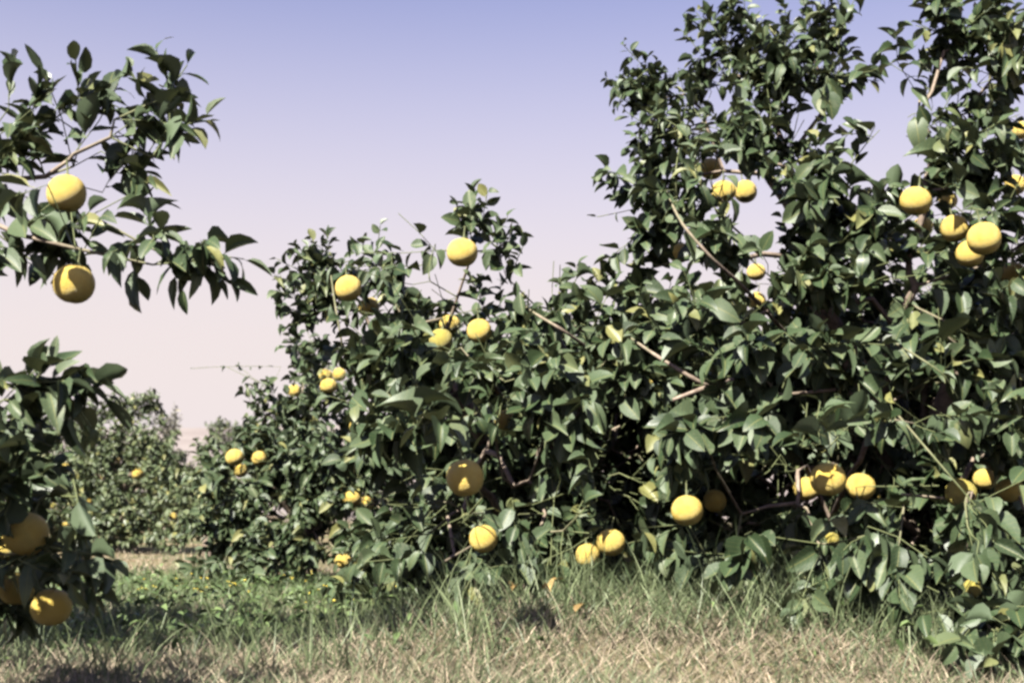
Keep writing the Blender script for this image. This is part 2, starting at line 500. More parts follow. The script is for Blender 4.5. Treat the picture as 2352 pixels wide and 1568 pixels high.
def build_tree(name, label, root, forks, blobs, size, sprays=(), n_single=300, detail=True, mat=M_LEAF, cat='tree',
               dens=1.0, droop=0.28, sunw=0.5, trunk_r=0.07, group=None, leafn=(7, 12), shoot=(0.16, 0.34), twig=0.0021, voids=(), limbs=(), open_ang=58, wr=(.38, .60)):
    """blobs: (vx, vy, d, rx, ry, density[, leaf size factor[, droop]]) in picture units at d metres"""
    root = np.array([root[0], root[1], float(gz(root[0], root[1])) - 0.02])
    centre = np.array(forks[-1][1]) if forks else root
    bases, tips, sizes, droops, counts = [], [], [], [], []
    leaf_a = 0.5 * 0.48 * size * size
    for b in blobs:
        vx, vy, d, rx, ry, de = b[:6]
        sf = b[6] if len(b) > 6 else 1.0
        dr = b[7] if len(b) > 7 else droop
        c = at(vx, vy, d)
        rxm, rym = rx * d / F, ry * d / F
        rz = 0.5 * (rxm + rym)
        n = max(2, int(round(dens * de * 2.6 * math.pi * rxm * rym / (leaf_a * sf * sf) / 9.5)))
        for _ in range(n):
            v = unit(rng.normal(size=3)); v[1] = v[1] * 0.9 - 0.12
            k = rng.random() ** 0.45
            p = c + v * np.array([rxm, rz, rym]) * k
            outw = unit(c - centre)
            s = unit(v * 0.8 + outw * 0.55 + np.array([0, -0.15, 0.55 - dr]) + rng.normal(size=3) * 0.35)
            L = rng.uniform(*shoot) * (0.6 + 0.4 * size / 0.125)
            tip = p + s * L * 0.35
            base = p - s * L * 0.65
            g = float(gz(base[0], base[1])) + 0.03
            base[2] = max(base[2], g); tip[2] = max(tip[2], g + 0.03)
            bases.append(base); tips.append(tip); sizes.append(size * sf); droops.append(dr); counts.append(int(rng.integers(leafn[0], leafn[1] + 1)))
    for s in sprays:        # (x0,y0,d0, x1,y1,d1, leaves, size factor, droop)
        bases.append(at(*s[0:3])); tips.append(at(*s[3:6])); counts.append(s[6]); sizes.append(size * s[7]); droops.append(s[8])
    fr = [f for f in FRUITS if f['tree'] == name_key(name, label)]
    for f in fr:            # leafy shoots on the sunny side of the fruits that hang in shade
        for q in range(math.ceil(f['shade'] / (2 if f['shade'] > 4 else 3))):
            c = f['p'] + SUN * (f['r'] + rng.uniform(.10, .24)) + rng.normal(size=3) * f['r'] * 0.55
            s_ = unit(rng.normal(size=3) + np.array([0, 0, .4]))
            bases.append(c - s_ * .10); tips.append(c + s_ * .08); counts.append(9); sizes.append(size); droops.append(droop)
    targets = list(bases) + [f['p'] + np.array([0, 0, f['r'] * 0.97 + 0.05]) for f in fr]
    P, par, ends, nf = grow_skeleton(root, forks, targets)
    # shoots continue from their bases; fruit stalks hang from their targets
    P = list(P); par = list(par)
    for i, (t, e) in enumerate(zip(tips, ends)):
        mid = 0.5 * (bases[i] + t) + rng.normal(size=3) * 0.01
        P.append(mid); par.append(e); P.append(t); par.append(len(P) - 2)
    P = np.array(P); par = np.array(par)
    cnt = np.zeros(len(P))
    haschild = np.zeros(len(P), bool); haschild[par[par >= 0]] = True
    cnt[~haschild] = 1
    for i in range(len(P) - 1, 0, -1):
        cnt[par[i]] += cnt[i]
    rad = twig * np.maximum(cnt, 1) ** 0.50
    empty = obj(name, None, loc=tuple(root))
    tag(empty, label, cat, group)
    # trunk = root .. forks; limbs = each subtree leaving the fork nodes
    own = np.full(len(P), -1)
    for i in range(len(P)):
        if i < nf: own[i] = 0
        elif par[i] < nf: own[i] = i
        else: own[i] = own[par[i]]
    rad[:nf] = np.maximum(rad[:nf], trunk_r * np.linspace(1.0, 0.55, nf))
    rad[0] = trunk_r * 1.25
    for o_id in sorted(set(own.tolist())):
        ok = own == o_id
        if o_id == 0: ok[0] = False
        r_ = tube_chains(P, par, rad, ok, 9 if o_id == 0 else 5)
        if r_ is None: continue
        v, fi_, fl_, rr = r_
        nm = 'trunk' if o_id == 0 else 'limb'
        obj(nm, make_mesh(nm, v - root[None], fi_, fl_, None, {'rad': rr}), M_BARK, empty)
    # leaves
    out = []
    for i in range(len(tips)):
        shoot_leaves(bases[i], tips[i], counts[i], sizes[i], droops[i], sunw, out, open_ang, wr)
    p = np.concatenate([o[0] for o in out]); R = np.concatenate([o[1] for o in out])
    l = np.concatenate([o[2] for o in out]); w = np.concatenate([o[3] for o in out])
    # no leaf runs through or hides a fruit
    mid = p + R[:, :, 1] * l[:, None] * 0.5
    tipp = p + R[:, :, 1] * l[:, None]
    keep = np.ones(len(p), bool)
    mx, my, md = project(mid); tx, ty, td = project(tipp)
    for f in FRUITS:
        for q in (p, mid, tipp):
            keep &= np.linalg.norm(q - f['p'], axis=1) > f['r'] * 1.04
        fx, fy, fd = project(f['p'])
        rp = f['r'] * F / fd
        lp = l * F / np.maximum(md, .5)
        for (qx, qy, qd, kk) in ((mx, my, md, .20), (tx, ty, td, 0.0)):
            front = (qd < fd) & (qd > fd - 5.0) & (np.hypot(qx - fx, qy - fy) < rp * f['clear'] + kk * lp)
            keep &= ~front
    for f in FRUITS:        # gaps that let the sun through to the lit fruits
        if f['shade'] and f['sunny'] == 0: continue
        if f['clear'] < .68 and f['sunny'] == 0: continue
        o0 = f['p'] + (np.array([-.25, -.3, -.55]) * f['r'] if f['sunny'] else 0)
        q = mid - o0
        al_ = q @ SUN
        dd_ = np.linalg.norm(q - al_[:, None] * SUN[None], axis=1)
        keep &= ~((al_ > 0) & (dd_ < (f['r'] * .45 if f['sunny'] else f['r'] * .9) + .25 * l))
    for (vx_, vy_, d0, d1, rx_, ry_) in voids:        # dark hollows between the leafy sprays
        keep &= ~((((mx - vx_) / rx_) ** 2 + ((my - vy_) / ry_) ** 2 < 1) & (md > d0) & (md < d1))
    for li, (pts, r0, r1, cl) in enumerate(limbs):
        q = np.array([at(*a) for a in pts])
        fine = np.concatenate([q[a] + (q[a + 1] - q[a]) * np.linspace(0, 1, 6)[:-1, None] for a in range(len(q) - 1)] + [q[-1:]])
        for _ in range(3): fine[1:-1] = 0.25 * fine[:-2] + 0.5 * fine[1:-1] + 0.25 * fine[2:]
        rr_ = np.linspace(r0, r1, len(fine)) * 0.68 * (1 + 0.12 * np.sin(np.arange(len(fine)) * 2.3))
        r_ = tube_chains(fine, np.arange(len(fine)) - 1, rr_, np.arange(len(fine)) > 0, 8)
        obj('limb', make_mesh('limb', r_[0] - root[None], r_[1], r_[2], None, {'rad': r_[3]}), M_BARK, empty)
        fx, fy, fd = project(fine[cl[0] * 5: cl[1] * 5 + 1])
        for a in range(len(fx)):
            keep &= ~((md < fd[a]) & (np.hypot(mx - fx[a], my - fy[a]) < 7))
    keep &= (tipp[:, 2] > gz(tipp[:, 0], tipp[:, 1]) + 0.005) & (p[:, 1] > 1.5)
    p, R, l, w, mid = p[keep], R[keep], l[keep], w[keep], mid[keep]
    L = dict(p=p, R=R, l=l, w=w, k=rng.integers(0, len(VAR), len(p)), r=rng.random(len(p)))
    # the leaves that show largest become parts of their own
    mx, my, md = project(mid)
    cell = 10.0
    GW, GH = int(2352 / cell) + 1, int(1568 / cell) + 1
    ix, iy = (mx / cell).astype(int), (my / cell).astype(int)
    inside = (mx > 5) & (mx < 2347) & (my > 5) & (my < 1563) & (md > 0.3)
    zb = np.full((GW + 8, GH + 8), 1e9)
    reach = np.clip((0.3 * l * F / np.maximum(md, .3) / cell).astype(int), 0, 3)
    for i in np.nonzero(inside)[0]:
        rr = reach[i]
        s_ = zb[ix[i] + 4 - rr: ix[i] + 5 + rr, iy[i] + 4 - rr: iy[i] + 5 + rr]
        np.minimum(s_, md[i], out=s_)
    vis = inside.copy()
    vis[inside] = md[inside] <= zb[ix[inside] + 4, iy[inside] + 4] + 0.03
    view = unit(mid - np.array([0, 0, CAM_H]))
    face = np.abs(np.sum(view * R[:, :, 2], -1))
    score = np.where(vis, l * w * (0.15 + face) / np.maximum(md, .3) ** 2, 0)
    pick = np.argsort(-score)[:n_single]
    pick = pick[score[pick] > 0]
    single = np.zeros(len(p), bool); single[pick] = True
    rest = {k_: v_[~single] for k_, v_ in L.items()}
    rest['p'] = rest['p'] - root[None]
    cr = obj('crown', leaves_mesh('crown', rest, detail, mat), None, empty)
    cr['kind'] = 'stuff'
    for i in pick:
        o = bpy.data.objects.new('leaf', leaf_mesh(int(L['k'][i]), mat))
        M = np.eye(4); M[:3, :3] = L['R'][i]
        M[:3, 0] *= w[i]; M[:3, 1] *= l[i]; M[:3, 2] *= l[i]
        M[:3, 3] = p[i] - root
        col.objects.link(o)
        o.parent = empty
        o.matrix_local = Matrix(M.tolist())
    return empty

def name_key(name, label):
    return KEY[0]
KEY = ['']

# ------------------------------------------------------------------ fruit table: tree, x, y, diameter in picture units, metres across, clear, kind, label
FT = [
 # near tree at the left edge
 ('L', 153, 445, 92, .130, 1.05, 'y', 'sunlit grapefruit in the upper branch reaching in from the left edge'),
 ('L', 170, 652, 98, .135, 0.95, 'y', 'grapefruit hanging alone under the upper branch at the left edge'),
 ('L', 60, 1225, 104, .135, 0.35, 'y', 'largest shaded grapefruit in the dark foliage at the lower left edge'),
 ('L', 2, 1268, 80, .115, 0.6, 'y', 'grapefruit cut by the left edge beside the big shaded one'),
 ('L', 38, 1350, 84, .115, 0.5, 'y', 'half hidden grapefruit touching the lowest one at lower left'),
 ('L', 118, 1393, 90, .120, 0.9, 'y', 'lowest grapefruit at the lower left, hanging just above the grass'),
 # middle tree
 ('B', 1062, 580, 70, .135, 1.15, 'y', 'topmost grapefruit of the middle tree, alone against the sky'),
 ('B', 800, 662, 64, .132, 0.8, 'y', 'grapefruit with leaves over its top at the upper left of the middle tree'),
 ('B', 847, 705, 50, .120, 0.6, 'y', 'shaded grapefruit just below and right of the leaf topped one'),
 ('B', 1033, 745, 50, .115, 0.8, 'y', 'upper fruit of the touching pair near the middle tree top'),
 ('B', 1013, 782, 58, .125, 0.7, 'p', 'pale greenish grapefruit under its yellow neighbour in the middle tree'),
 ('B', 1101, 760, 60, .125, 1.1, 'y', 'round bright grapefruit right of the touching pair in the middle tree'),
 ('B', 1160, 965, 52, .110, 0.75, 'y', 'grapefruit peeping over leaves in the centre of the middle tree'),
 ('B', 1068, 1097, 88, .140, 0.6, 'y', 'big shaded grapefruit deep in the lower middle tree'),
 ('B', 1110, 1237, 66, .125, 0.6, 'y', 'shaded grapefruit near the ground below the big shaded one'),
 ('B', 1350, 1275, 58, .118, 0.85, 'y', 'lit grapefruit low in the grass edge between middle and right trees'),
 ('B', 1403, 1245, 68, .130, 0.7, 'y', 'shaded grapefruit behind the lit one at the grass edge'),
 ('B', 1180, 1158, 34, .070, 0.8, 'g', 'small unripe green grapefruit low in the middle tree'),
 # left middle tree
 ('C', 748, 862, 32, .118, 0.9, 'y', 'left upper fruit of the three clustered high on the left middle tree'),
 ('C', 779, 860, 33, .120, 0.9, 'y', 'right upper fruit of the three clustered high on the left middle tree'),
 ('C', 755, 886, 39, .135, 1.1, 'y', 'front lowest fruit of the three clustered high on the left middle tree'),
 ('C', 676, 897, 33, .125, 0.9, 'y', 'single grapefruit left of the cluster of three'),
 ('C', 539, 1050, 41, .135, 1.1, 'y', 'upper left fruit of the group at the far left of the left middle tree'),
 ('C', 553, 1080, 34, .120, 0.9, 'y', 'lowest fruit of the group at the far left of the left middle tree'),
 ('C', 596, 1052, 37, .125, 1.1, 'y', 'right hand fruit of the group at the far left of the left middle tree'),
 ('C', 808, 1145, 40, .130, 0.8, 'y', 'left one of two grapefruits side by side in the lower left middle tree'),
 ('C', 841, 1155, 36, .120, 1.0, 'y', 'right one of two grapefruits side by side in the lower left middle tree'),
 ('C', 788, 1288, 38, .125, 1.0, 'y', 'lowest grapefruit of the left middle tree, just above the weeds'),
 ('C', 806, 978, 28, .110, 0.6, 'y', 'small bit of grapefruit showing beside the big leaf rosette'),
 # tree far behind
 ('D', 316, 1088, 24, .145, 1.2, 'y', 'brightest small grapefruit on the far tree at the left'),
 ('D', 150, 1070, 17, .110, 1.0, 'y', "tiny grapefruit at the far tree's upper left"), ('D', 290, 1118, 16, .105, 0.9, 'y', "tiny grapefruit just below and left of the far tree's brightest fruit"), ('D', 270, 1058, 15, .100, 0.9, 'y', "tiny grapefruit highest in the centre of the far tree"),
 ('D', 398, 1186, 20, .125, 1.0, 'y', "tiny grapefruit at the far tree's lower right"), ('D', 122, 1160, 18, .115, 1.0, 'p', "pale fruit at the far tree's left edge, halfway up"), ('D', 150, 1205, 15, .10, 1.0, 'y', "lowest tiny grapefruit on the far tree's left side"),
 ('D', 280, 1192, 14, .095, 1.0, 'y', "lowest tiny grapefruit in the centre of the far tree"), ('D', 236, 1096, 13, .09, 1.0, 'y', "smallest fruit in the upper middle of the far tree"), ('D', 330, 1135, 16, .105, 0.9, 'y', "tiny grapefruit below and right of the far tree's brightest fruit"),
 ('D', 205, 1150, 14, .095, 0.9, 'y', "tiny grapefruit in the left centre of the far tree"),
 # right tree
 ('A', 1633, 388, 56, .130, 0.85, 'y', 'upper grapefruit with a leaf shadow high on the big right tree'),
 ('A', 1662, 440, 58, .132, 0.9, 'y', 'grapefruit just below the leaf shadowed one high on the right tree'),
 ('A', 1712, 440, 56, .130, 0.6, 'y', 'leaf covered grapefruit right beside the high pair'),
 ('A', 1560, 580, 52, .130, 0.5, 'y', 'shaded orange looking grapefruit at the left side of the right tree'),
 ('A', 1737, 690, 44, .115, 0.7, 'y', 'lower of two half hidden grapefruits in the heart of the right tree'),
 ('A', 1737, 625, 44, .115, 0.7, 'y', 'upper of two half hidden grapefruits in the heart of the right tree'),
 ('A', 2103, 462, 73, .135, 1.15, 'y', 'round grapefruit below the blue sky gap of the right tree'),
 ('A', 2120, 518, 44, .100, 0.6, 'y', 'grapefruit mostly hidden just under the one by the sky gap'),
 ('A', 2178, 460, 44, .110, 0.5, 'y', 'dim grapefruit behind leaves above the cluster of three at the right'),
 ('A', 2192, 525, 68, .132, 0.75, 'y', 'left back fruit of the cluster of three at the right'),
 ('A', 2260, 548, 79, .140, 1.15, 'y', 'front fruit of the cluster of three at the right'),
 ('A', 2228, 583, 66, .125, 0.95, 'y', 'bottom fruit of the cluster of three at the right'),
 ('A', 2332, 425, 50, .120, 0.6, 'y', 'grapefruit at the right edge above the cluster of three'),
 ('A', 2325, 628, 60, .125, 0.65, 'y', 'leaf covered grapefruit at the right edge below the cluster of three'),
 ('A', 2346, 300, 44, .120, 0.7, 'y', 'highest grapefruit, cut by the right edge'),
 ('A', 1578, 1172, 77, .138, 1.25, 'y', 'whole bright grapefruit hanging low at the left of the right tree'),
 ('A', 1642, 1150, 54, .120, 0.6, 'y', 'shaded grapefruit behind the whole bright one hanging low'),
 ('A', 1757, 1083, 38, .105, 0.7, 'y', 'grapefruit patch behind leaves above the low row in the right tree'),
 ('A', 1902, 1100, 82, .142, 0.85, 'y', 'half shaded middle fruit of the low row of three'),
 ('A', 1853, 1122, 58, .120, 0.8, 'y', 'left fruit of the low row of three'),
 ('A', 1977, 1117, 66, .130, 1.1, 'y', 'bright right fruit of the low row of three'),
 ('A', 1950, 1005, 46, .115, 0.6, 'y', 'grapefruit half hidden above the low row of three'),
 ('A', 1888, 1022, 44, .115, 0.5, 'y', 'dark shaded grapefruit above the low row of three'),
 ('A', 2025, 1138, 26, .085, 0.8, 'y', 'small lit grapefruit right of the low row of three'),
 ('A', 2090, 950, 36, .100, 0.6, 'y', 'small grapefruit behind leaves in the middle of the right tree'),
 ('A', 1497, 878, 24, .085, 0.8, 'y', 'tiny lit grapefruit near the pale limb between the trees'),
 ('A', 2262, 1100, 54, .112, 0.8, 'y', 'upper fruit of the group at the lower right edge'),
 ('A', 2207, 1132, 70, .130, 0.7, 'p', 'pale leaf crossed grapefruit of the group at the lower right edge'),
 ('A', 2318, 1125, 60, .118, 0.6, 'y', 'shaded rightmost fruit of the group at the lower right edge'),
 ('A', 1910, 1238, 36, .075, 0.8, 'p', 'small greenish yellow fruit low among the drooping leaves'),
 ('A', 2233, 1350, 42, .080, 0.9, 'p', 'small pale fruit near the ground at the lower right'),
]
SHADE = {(170,652): 3, (60,1225): 6, (38,1350): 3, (118,1393): 4, (2,1268): 2, (847,705): 4, (1068,1097): 6, (1110,1237): 5, (1403,1245): 5, (1560,580): 5, (1642,1150): 6, (1902,1100): 4, (1888,1022): 5, (1950,1005): 3, (1633,388): 2, (2192,525): 3, (2178,460): 4, (2318,1125): 5, (1737,690): 2, (1757,1083): 3, (2120,518): 2, (290,1118): 3, (330,1135): 3}
for t, x, y, px, dm, clr, kd, lab in FT:
    d = dm * F / px
    p = at(x, y, d / math.sqrt(1 + 0) )
    p[2] = max(p[2], dm * 0.5 + 0.02)
    FRUITS.append(dict(tree=t, p=p, r=dm / 2, clear=clr if clr > 1 else clr * .85, kind=kd, label=lab, shade=SHADE.get((x, y), 0), sunny=int((x, y) in ((118, 1393), (2, 1268)))))

def fruit_mesh(seg=20, rings=12, sx=1.0, bump=0.0, ph=0.0):
    vs = [(0, 0, 0.90)]
    for i in range(1, rings):
        th = math.pi * i / rings
        for j in range(seg):
            a = 2 * math.pi * j / seg
            r = math.sin(th) ** 0.93
            z = math.cos(th)
            zz = z * 0.93 - 0.07 * math.copysign(max(0, abs(z) - 0.9), z) * 6 * 0.15
            k = 1 + bump * math.sin(2 * a + ph) * math.sin(th) + 0.5 * bump * math.sin(3 * a + 2 * ph + th)
            vs.append((r * math.cos(a) * k, r * math.sin(a) * k, zz))
    vs.append((0, 0, -0.905))
    fi_, fl_ = [], []
    for j in range(seg):
        fi_ += [0, 1 + j, 1 + (j + 1) % seg]; fl_.append(3)
    for i in range(rings - 2):
        for j in range(seg):
            a = 1 + i * seg + j; b = 1 + i * seg + (j + 1) % seg
            fi_ += [a, a + seg, b + seg, b]; fl_.append(4)
    base = 1 + (rings - 2) * seg
    for j in range(seg):
        fi_ += [base + j, len(vs) - 1, base + (j + 1) % seg]; fl_.append(3)
    return make_mesh('peel', np.array(vs), fi_, fl_)

def stem_mesh(bend):
    """green button and stalk, in units of the fruit's radius"""
    prof = [(0.16, 0.86), (0.17, 0.93), (0.10, 0.98), (0.055, 1.02), (0.05, 1.35), (0.045, 1.75)]
    vs, fi_, fl_ = [], [], []
    for k, (r, z) in enumerate(prof):
        off = bend * max(0, z - 1.0) ** 2
        for j in range(7):
            a = 2 * math.pi * j / 7
            vs.append((r * math.cos(a) + off, r * math.sin(a), z))
    for k in range(len(prof) - 1):
        for j in range(7):
            a = k * 7 + j; b = k * 7 + (j + 1) % 7
            fi_ += [a, b, b + 7, a + 7]; fl_.append(4)
    return make_mesh('stem', np.array(vs), fi_, fl_, None, {'rad': np.full(len(vs), 0.0035)})

PEELS = {}
for kd, m in (('y', M_FRUIT), ('p', M_FRUIT_PALE), ('g', M_FRUIT_GREEN)):
    PEELS[kd] = []
    for q in range(3):
        me = fruit_mesh(bump=0.012 + 0.008 * q, ph=q * 1.3)
        me.materials.append(m)
        PEELS[kd].append(me)
STEMS = [stem_mesh(b) for b in (0.15, -0.2, 0.05)]
for s in STEMS: s.materials.append(M_BARK)

# ------------------------------------------------------------------ the trees
GROUP = 'citrus trees of the orchard'
# --- big right tree
KEY[0] = 'A'
A = [
 (1475,195,6.5,75,65,.9,.6), (1530,300,6.5,95,80,.9,.68), (1600,180,6.6,70,60,.5,.7), (1680,90,6.5,85,85,1,.7), (1770,160,6.3,120,100,1.1,.75),
 (1885,60,6.4,85,70,1,.7), (1905,150,6.3,75,60,.9,.75), (1690,290,6.2,100,95,1,.8), (1470,410,6.1,80,60,.8,.75), (1590,430,6.0,130,90,1,.85),
 (1790,320,6.3,100,60,.9,.72), (1965,300,6.0,55,55,.8,1.05), (1860,430,6.0,140,85,1), (2200,50,5.9,110,90,1.5,.85), (2310,150,5.7,75,110,1.2,.85), (2260,250,5.9,80,50,.8,.85),
 (2150,170,6.0,60,70,.45,1), (2170,285,5.9,70,60,.8,.85), (2255,370,5.7,125,90,1.2,.9), (2130,400,5.9,70,60,.9,.9), (2310,520,5.7,80,110,.8), (1960,520,6.0,160,75,1),
 (1490,550,6.0,75,75,.75), (1640,545,5.9,110,70,.8), (1465,650,6.1,70,50,.7), (1790,660,5.9,120,80,.8), (1590,730,5.8,160,80,.9), (1930,640,5.9,140,80,.8),
 (2110,640,6.0,120,110,.8), (2270,720,5.8,110,100,.9,1.05), (1740,840,5.4,150,100,.7,1.1), (1950,800,5.5,160,100,.7,1.1), (2180,850,5.5,170,110,.7,1.1),
 (1670,990,5.3,140,95,.65,1.15,.5), (1890,960,5.4,140,85,.5,1.1,.45), (2100,1000,5.4,150,100,.5,1.1,.45), (2290,980,5.4,90,110,.7,1.05,.4), (1555,1060,5.4,85,70,.5,1.05,.5),
 (1800,1080,5.9,120,80,.4,.9,.5), (2060,1180,5.3,110,70,.5,1.05,.5), (2250,1180,5.2,110,90,.8,1.05,.5), (1760,1270,5.2,90,60,.5,1.1,.6), (2040,1260,5.1,120,70,.6,1.1,.6),
 (1960,1180,5.3,60,40,.5,1.1,.5), (2260,1310,5.0,100,90,1.2,1.0,.5), (2290,1440,4.8,90,90,1.3,.9,.5), (2200,1400,4.95,70,60,.9,.95,.5), (2330,1520,4.7,60,60,1.2,.9,.4), (1500,1240,5.5,60,50,.35,1.1,.6),
 # body of the crown behind
 (1750,820,6.9,260,190,.9,1.1), (2060,780,7.0,260,220,1.1,1.1), (2300,800,6.9,200,260,1.1,1.1), (1900,1060,6.8,300,170,1.2,1.1), (2200,1150,6.6,220,200,1.2,1.1), (1620,1080,7.0,180,190,1.2,1.1), (2010,520,7.0,200,90,.5),
 (1700,1230,6.7,200,110,1.1,1.1), (2050,1280,6.6,220,100,1.1,1.1), (1650,1340,7.0,220,75,1.2,1.2), (1950,1350,7.0,220,75,1.2,1.2), (2250,1360,6.8,200,80,1.2,1.2), (2450,500,6.0,140,300,.7), (2470,950,5.9,140,300,.7), (2440,1300,5.6,110,150,.7), (1780,570,6.3,80,45,.7,.8), (1870,540,6.4,80,50,.8,.8),
 (1640,1290,5.5,90,45,.6,1.05,.6), (1890,1300,5.3,110,55,.8,1.05,.6), (2080,1330,5.15,90,70,.9,1.05,.6), (1800,1210,5.7,130,60,.5,1,.5), (1950,1400,5.1,100,40,.5,1,.5),
 # far side of the crown
 (1650,950,8.2,230,220,1.3,1.3), (1950,900,8.2,250,240,1.3,1.3), (2230,900,8.1,230,280,1.3,1.3), (1650,1230,8.2,230,130,1.5,1.3), (1950,1230,8.2,240,130,1.5,1.3), (2250,1230,8.1,240,140,1.5,1.3),
]
A_SPRAYS = [
 (1940,175,6.2, 2060,140,6.0, 7,.95,.3), (2060,140,6.0, 2060,70,5.9, 6,1.0,.3), (2140,210,5.9, 2050,150,5.9, 5,1.0,.6), (1480,475,6.1, 1372,498,6.1, 3,.45,.1),
 (1500,190,6.5, 1425,180,6.4, 8,.7,.1), (1640,60,6.5, 1600,30,6.5, 6,.8,.1), (1990,330,6.0, 2010,290,5.9, 7,1.3,.2), (2110,260,5.9, 2085,270,5.9, 4,1.0,.3),
 (1680,570,5.7, 1600,520,5.7, 6,1.0,.3), (1440,560,6.0, 1400,595,6.0, 6,.9,.4), (1420,400,6.1, 1385,390,6.0, 7,.8,.3), (1900,170,6.2, 1890,220,6.0, 6,1.2,.8),
]
A_VOIDS = [(1440,1080,4.5,7.6,75,150), (2090,640,4.5,6.8,90,55), (1780,1130,4.5,6.8,150,50), (1950,1060,4.5,6.8,130,40), (2120,930,4.5,6.8,70,60), (1690,1200,4.5,6.8,80,60), (2110,1220,4.5,6.8,60,70), (1830,940,4.5,6.8,60,45),
           (2000,700,4.5,6.8,60,40), (1560,900,4.5,6.8,70,35), (1760,590,4.0,9,38,24), (2010,350,4,9,35,60), (2040,260,4,9,60,70), (1840,280,4,9,30,22), (1690,560,4,9,22,16), (2260,190,4,9,28,36), (2330,760,4,9,20,24), (2150,1380,4.5,6.8,60,60), (1480,740,4,9,24,20), (1500,1170,4.5,6.8,70,60)]
A_LIMBS = [([(1790,985,6.3),(1635,893,5.5),(1580,862,5.45),(1500,812,5.5),(1440,770,5.9)], .021, .007, (1, 2)), ([(1720,860,6.0),(1625,888,5.45),(1545,918,5.45)], .020, .012, (1, 2)),
           ([(1800,760,6.3),(1700,650,5.8),(1640,600,5.6),(1565,515,5.6),(1530,440,6.0)], .015, .007, (2, 3)), ([(2060,950,5.5),(2120,1020,5.05),(2180,1090,5.0),(2240,1160,5.0)], .007, .004, (1, 2)),
           ([(2060,790,5.6),(2110,820,5.2),(2170,860,5.2),(2200,915,5.3)], .007, .004, (1, 2)), ([(1560,520,6.1),(1550,400,5.9),(1560,340,6.1)], .006, .004, (0, 1))]
build_tree('grapefruit_tree', 'tall leafy grapefruit tree filling the right side, reaching to the top edge', (1.75, 7.1), [(0, at(2080, 1150, 7.0)), (1, at(2000, 900, 6.7)), (1, at(2200, 850, 6.6)), (2, at(1850, 640, 6.4))],
           A, 0.136, A_SPRAYS, group=GROUP, trunk_r=0.085, dens=1.4, voids=A_VOIDS, limbs=A_LIMBS)

# --- middle tree
KEY[0] = 'B'
B = [
 (742,590,7.2,55,45,.9,.75), (715,660,7.2,70,50,.8,.75), (700,740,7.2,55,60,.5,.75), (790,690,7.2,70,50,.7,.8), (845,565,6.7,60,30,.3,.8,.4), (940,615,6.4,70,50,.6,1,.8), (890,670,6.8,70,50,.8,.9),
 (1060,510,6.2,65,45,.6,.9,.1), (1140,570,6.1,60,60,.5,.95,.4), (1060,700,6.5,120,40,.7,.8), (930,740,6.8,120,50,.8,.85), (860,800,6.2,110,70,.9,1.1), (1010,830,6.0,120,70,.9,1.1), (1090,840,5.9,120,80,.8,1.1),
 (1200,730,6.1,110,60,.8,.95), (1330,690,6.2,90,60,.8,.85), (1310,640,6.3,50,30,.4,.8), (1260,840,5.7,140,80,.7,1.1), (1400,770,6.0,110,70,.9), (1480,720,6.1,90,80,.8), (900,930,5.7,120,70,.7,1.2),
 (950,1000,5.5,90,55,.8,1.3,.4), (1110,930,5.7,130,70,.8,1.1), (1290,930,5.6,130,60,.7,1.15,.5), (1250,1010,5.5,110,45,.7,1.15,.7), (1340,1000,5.5,60,50,.6,1.2,.8), (1440,860,5.8,100,80,.7),
 (1220,1100,5.9,120,60,.4,1,.5), (1300,1130,5.8,70,60,.4,1,.5), (1190,1200,5.7,120,60,.45,1,.5), (1100,1320,5.5,110,50,.6,1.1,.6), (1000,1180,6.4,110,90,.6,.9), (920,1270,6.3,90,70,.5,.9), (1040,1280,6.0,90,60,.4,1), (1330,1250,5.6,70,40,.3,1.1,.5),
 # body behind
 (1000,830,7.5,240,120,1,1.1), (1250,850,7.4,220,150,1,1.1), (1100,1050,7.4,280,170,1.2,1.1), (1350,1080,7.6,230,200,1.2,1.1), (1050,1230,7.2,260,110,1.2,1.1), (1320,1250,7.3,220,90,1.2,1.1), (1480,950,7.8,140,200,1.2,1.1), (1000,1350,7.2,220,65,1.2,1.2), (1300,1350,7.3,220,70,1.2,1.2), (1480,1300,7.6,130,100,1.2,1.2),
 (1000,1290,5.9,110,55,.8,1.1,.6), (1180,1310,5.7,100,45,.7,1.1,.6), (930,1190,6.2,80,60,.5,1.1,.5), (1240,1230,5.8,80,50,.5,1.1,.6),
 # far side of the crown
 (1050,1000,8.7,260,180,1.3,1.3), (1350,980,8.7,260,200,1.3,1.3), (1050,1240,8.7,280,110,1.5,1.3), (1380,1240,8.7,280,120,1.5,1.3),
]
B_SPRAYS = [
 (1000,575,6.3, 915,490,6.3, 4,.8,-.4), (1020,575,6.3, 820,580,6.6, 9,.85,.5), (1075,520,6.2, 1085,440,6.2, 9,.8,-.1), (1130,560,6.1, 1165,500,6.1, 5,.8,-.1), (1180,620,6.1, 1200,570,6.0, 6,.9,.3),
 (750,580,7.2, 755,540,7.2, 9,.6,-.2), (690,660,7.2, 645,655,7.2, 7,.6,.1), (1000,560,6.3, 985,640,6.2, 7,1.15,.9), (900,580,6.5, 905,640,6.4, 6,.9,.9), (1320,650,6.2, 1325,610,6.2, 6,.8,0),
]
B_VOIDS = [(1420,1080,4.5,7.9,75,150), (1130,1080,4.5,6.9,140,55), (1050,1170,4.5,6.9,90,50), (1300,1190,4.5,6.9,110,45), (1010,1240,4.5,6.9,90,50), (740,1000,4.5,7.6,70,60), (1160,880,4.5,6.9,40,40), (1000,650,4,9,60,40), (1240,670,4,9,45,25), (1280,1270,4.5,6.9,60,40), (880,1130,4.5,7.8,80,70), (1250,600,4,9,60,45)]
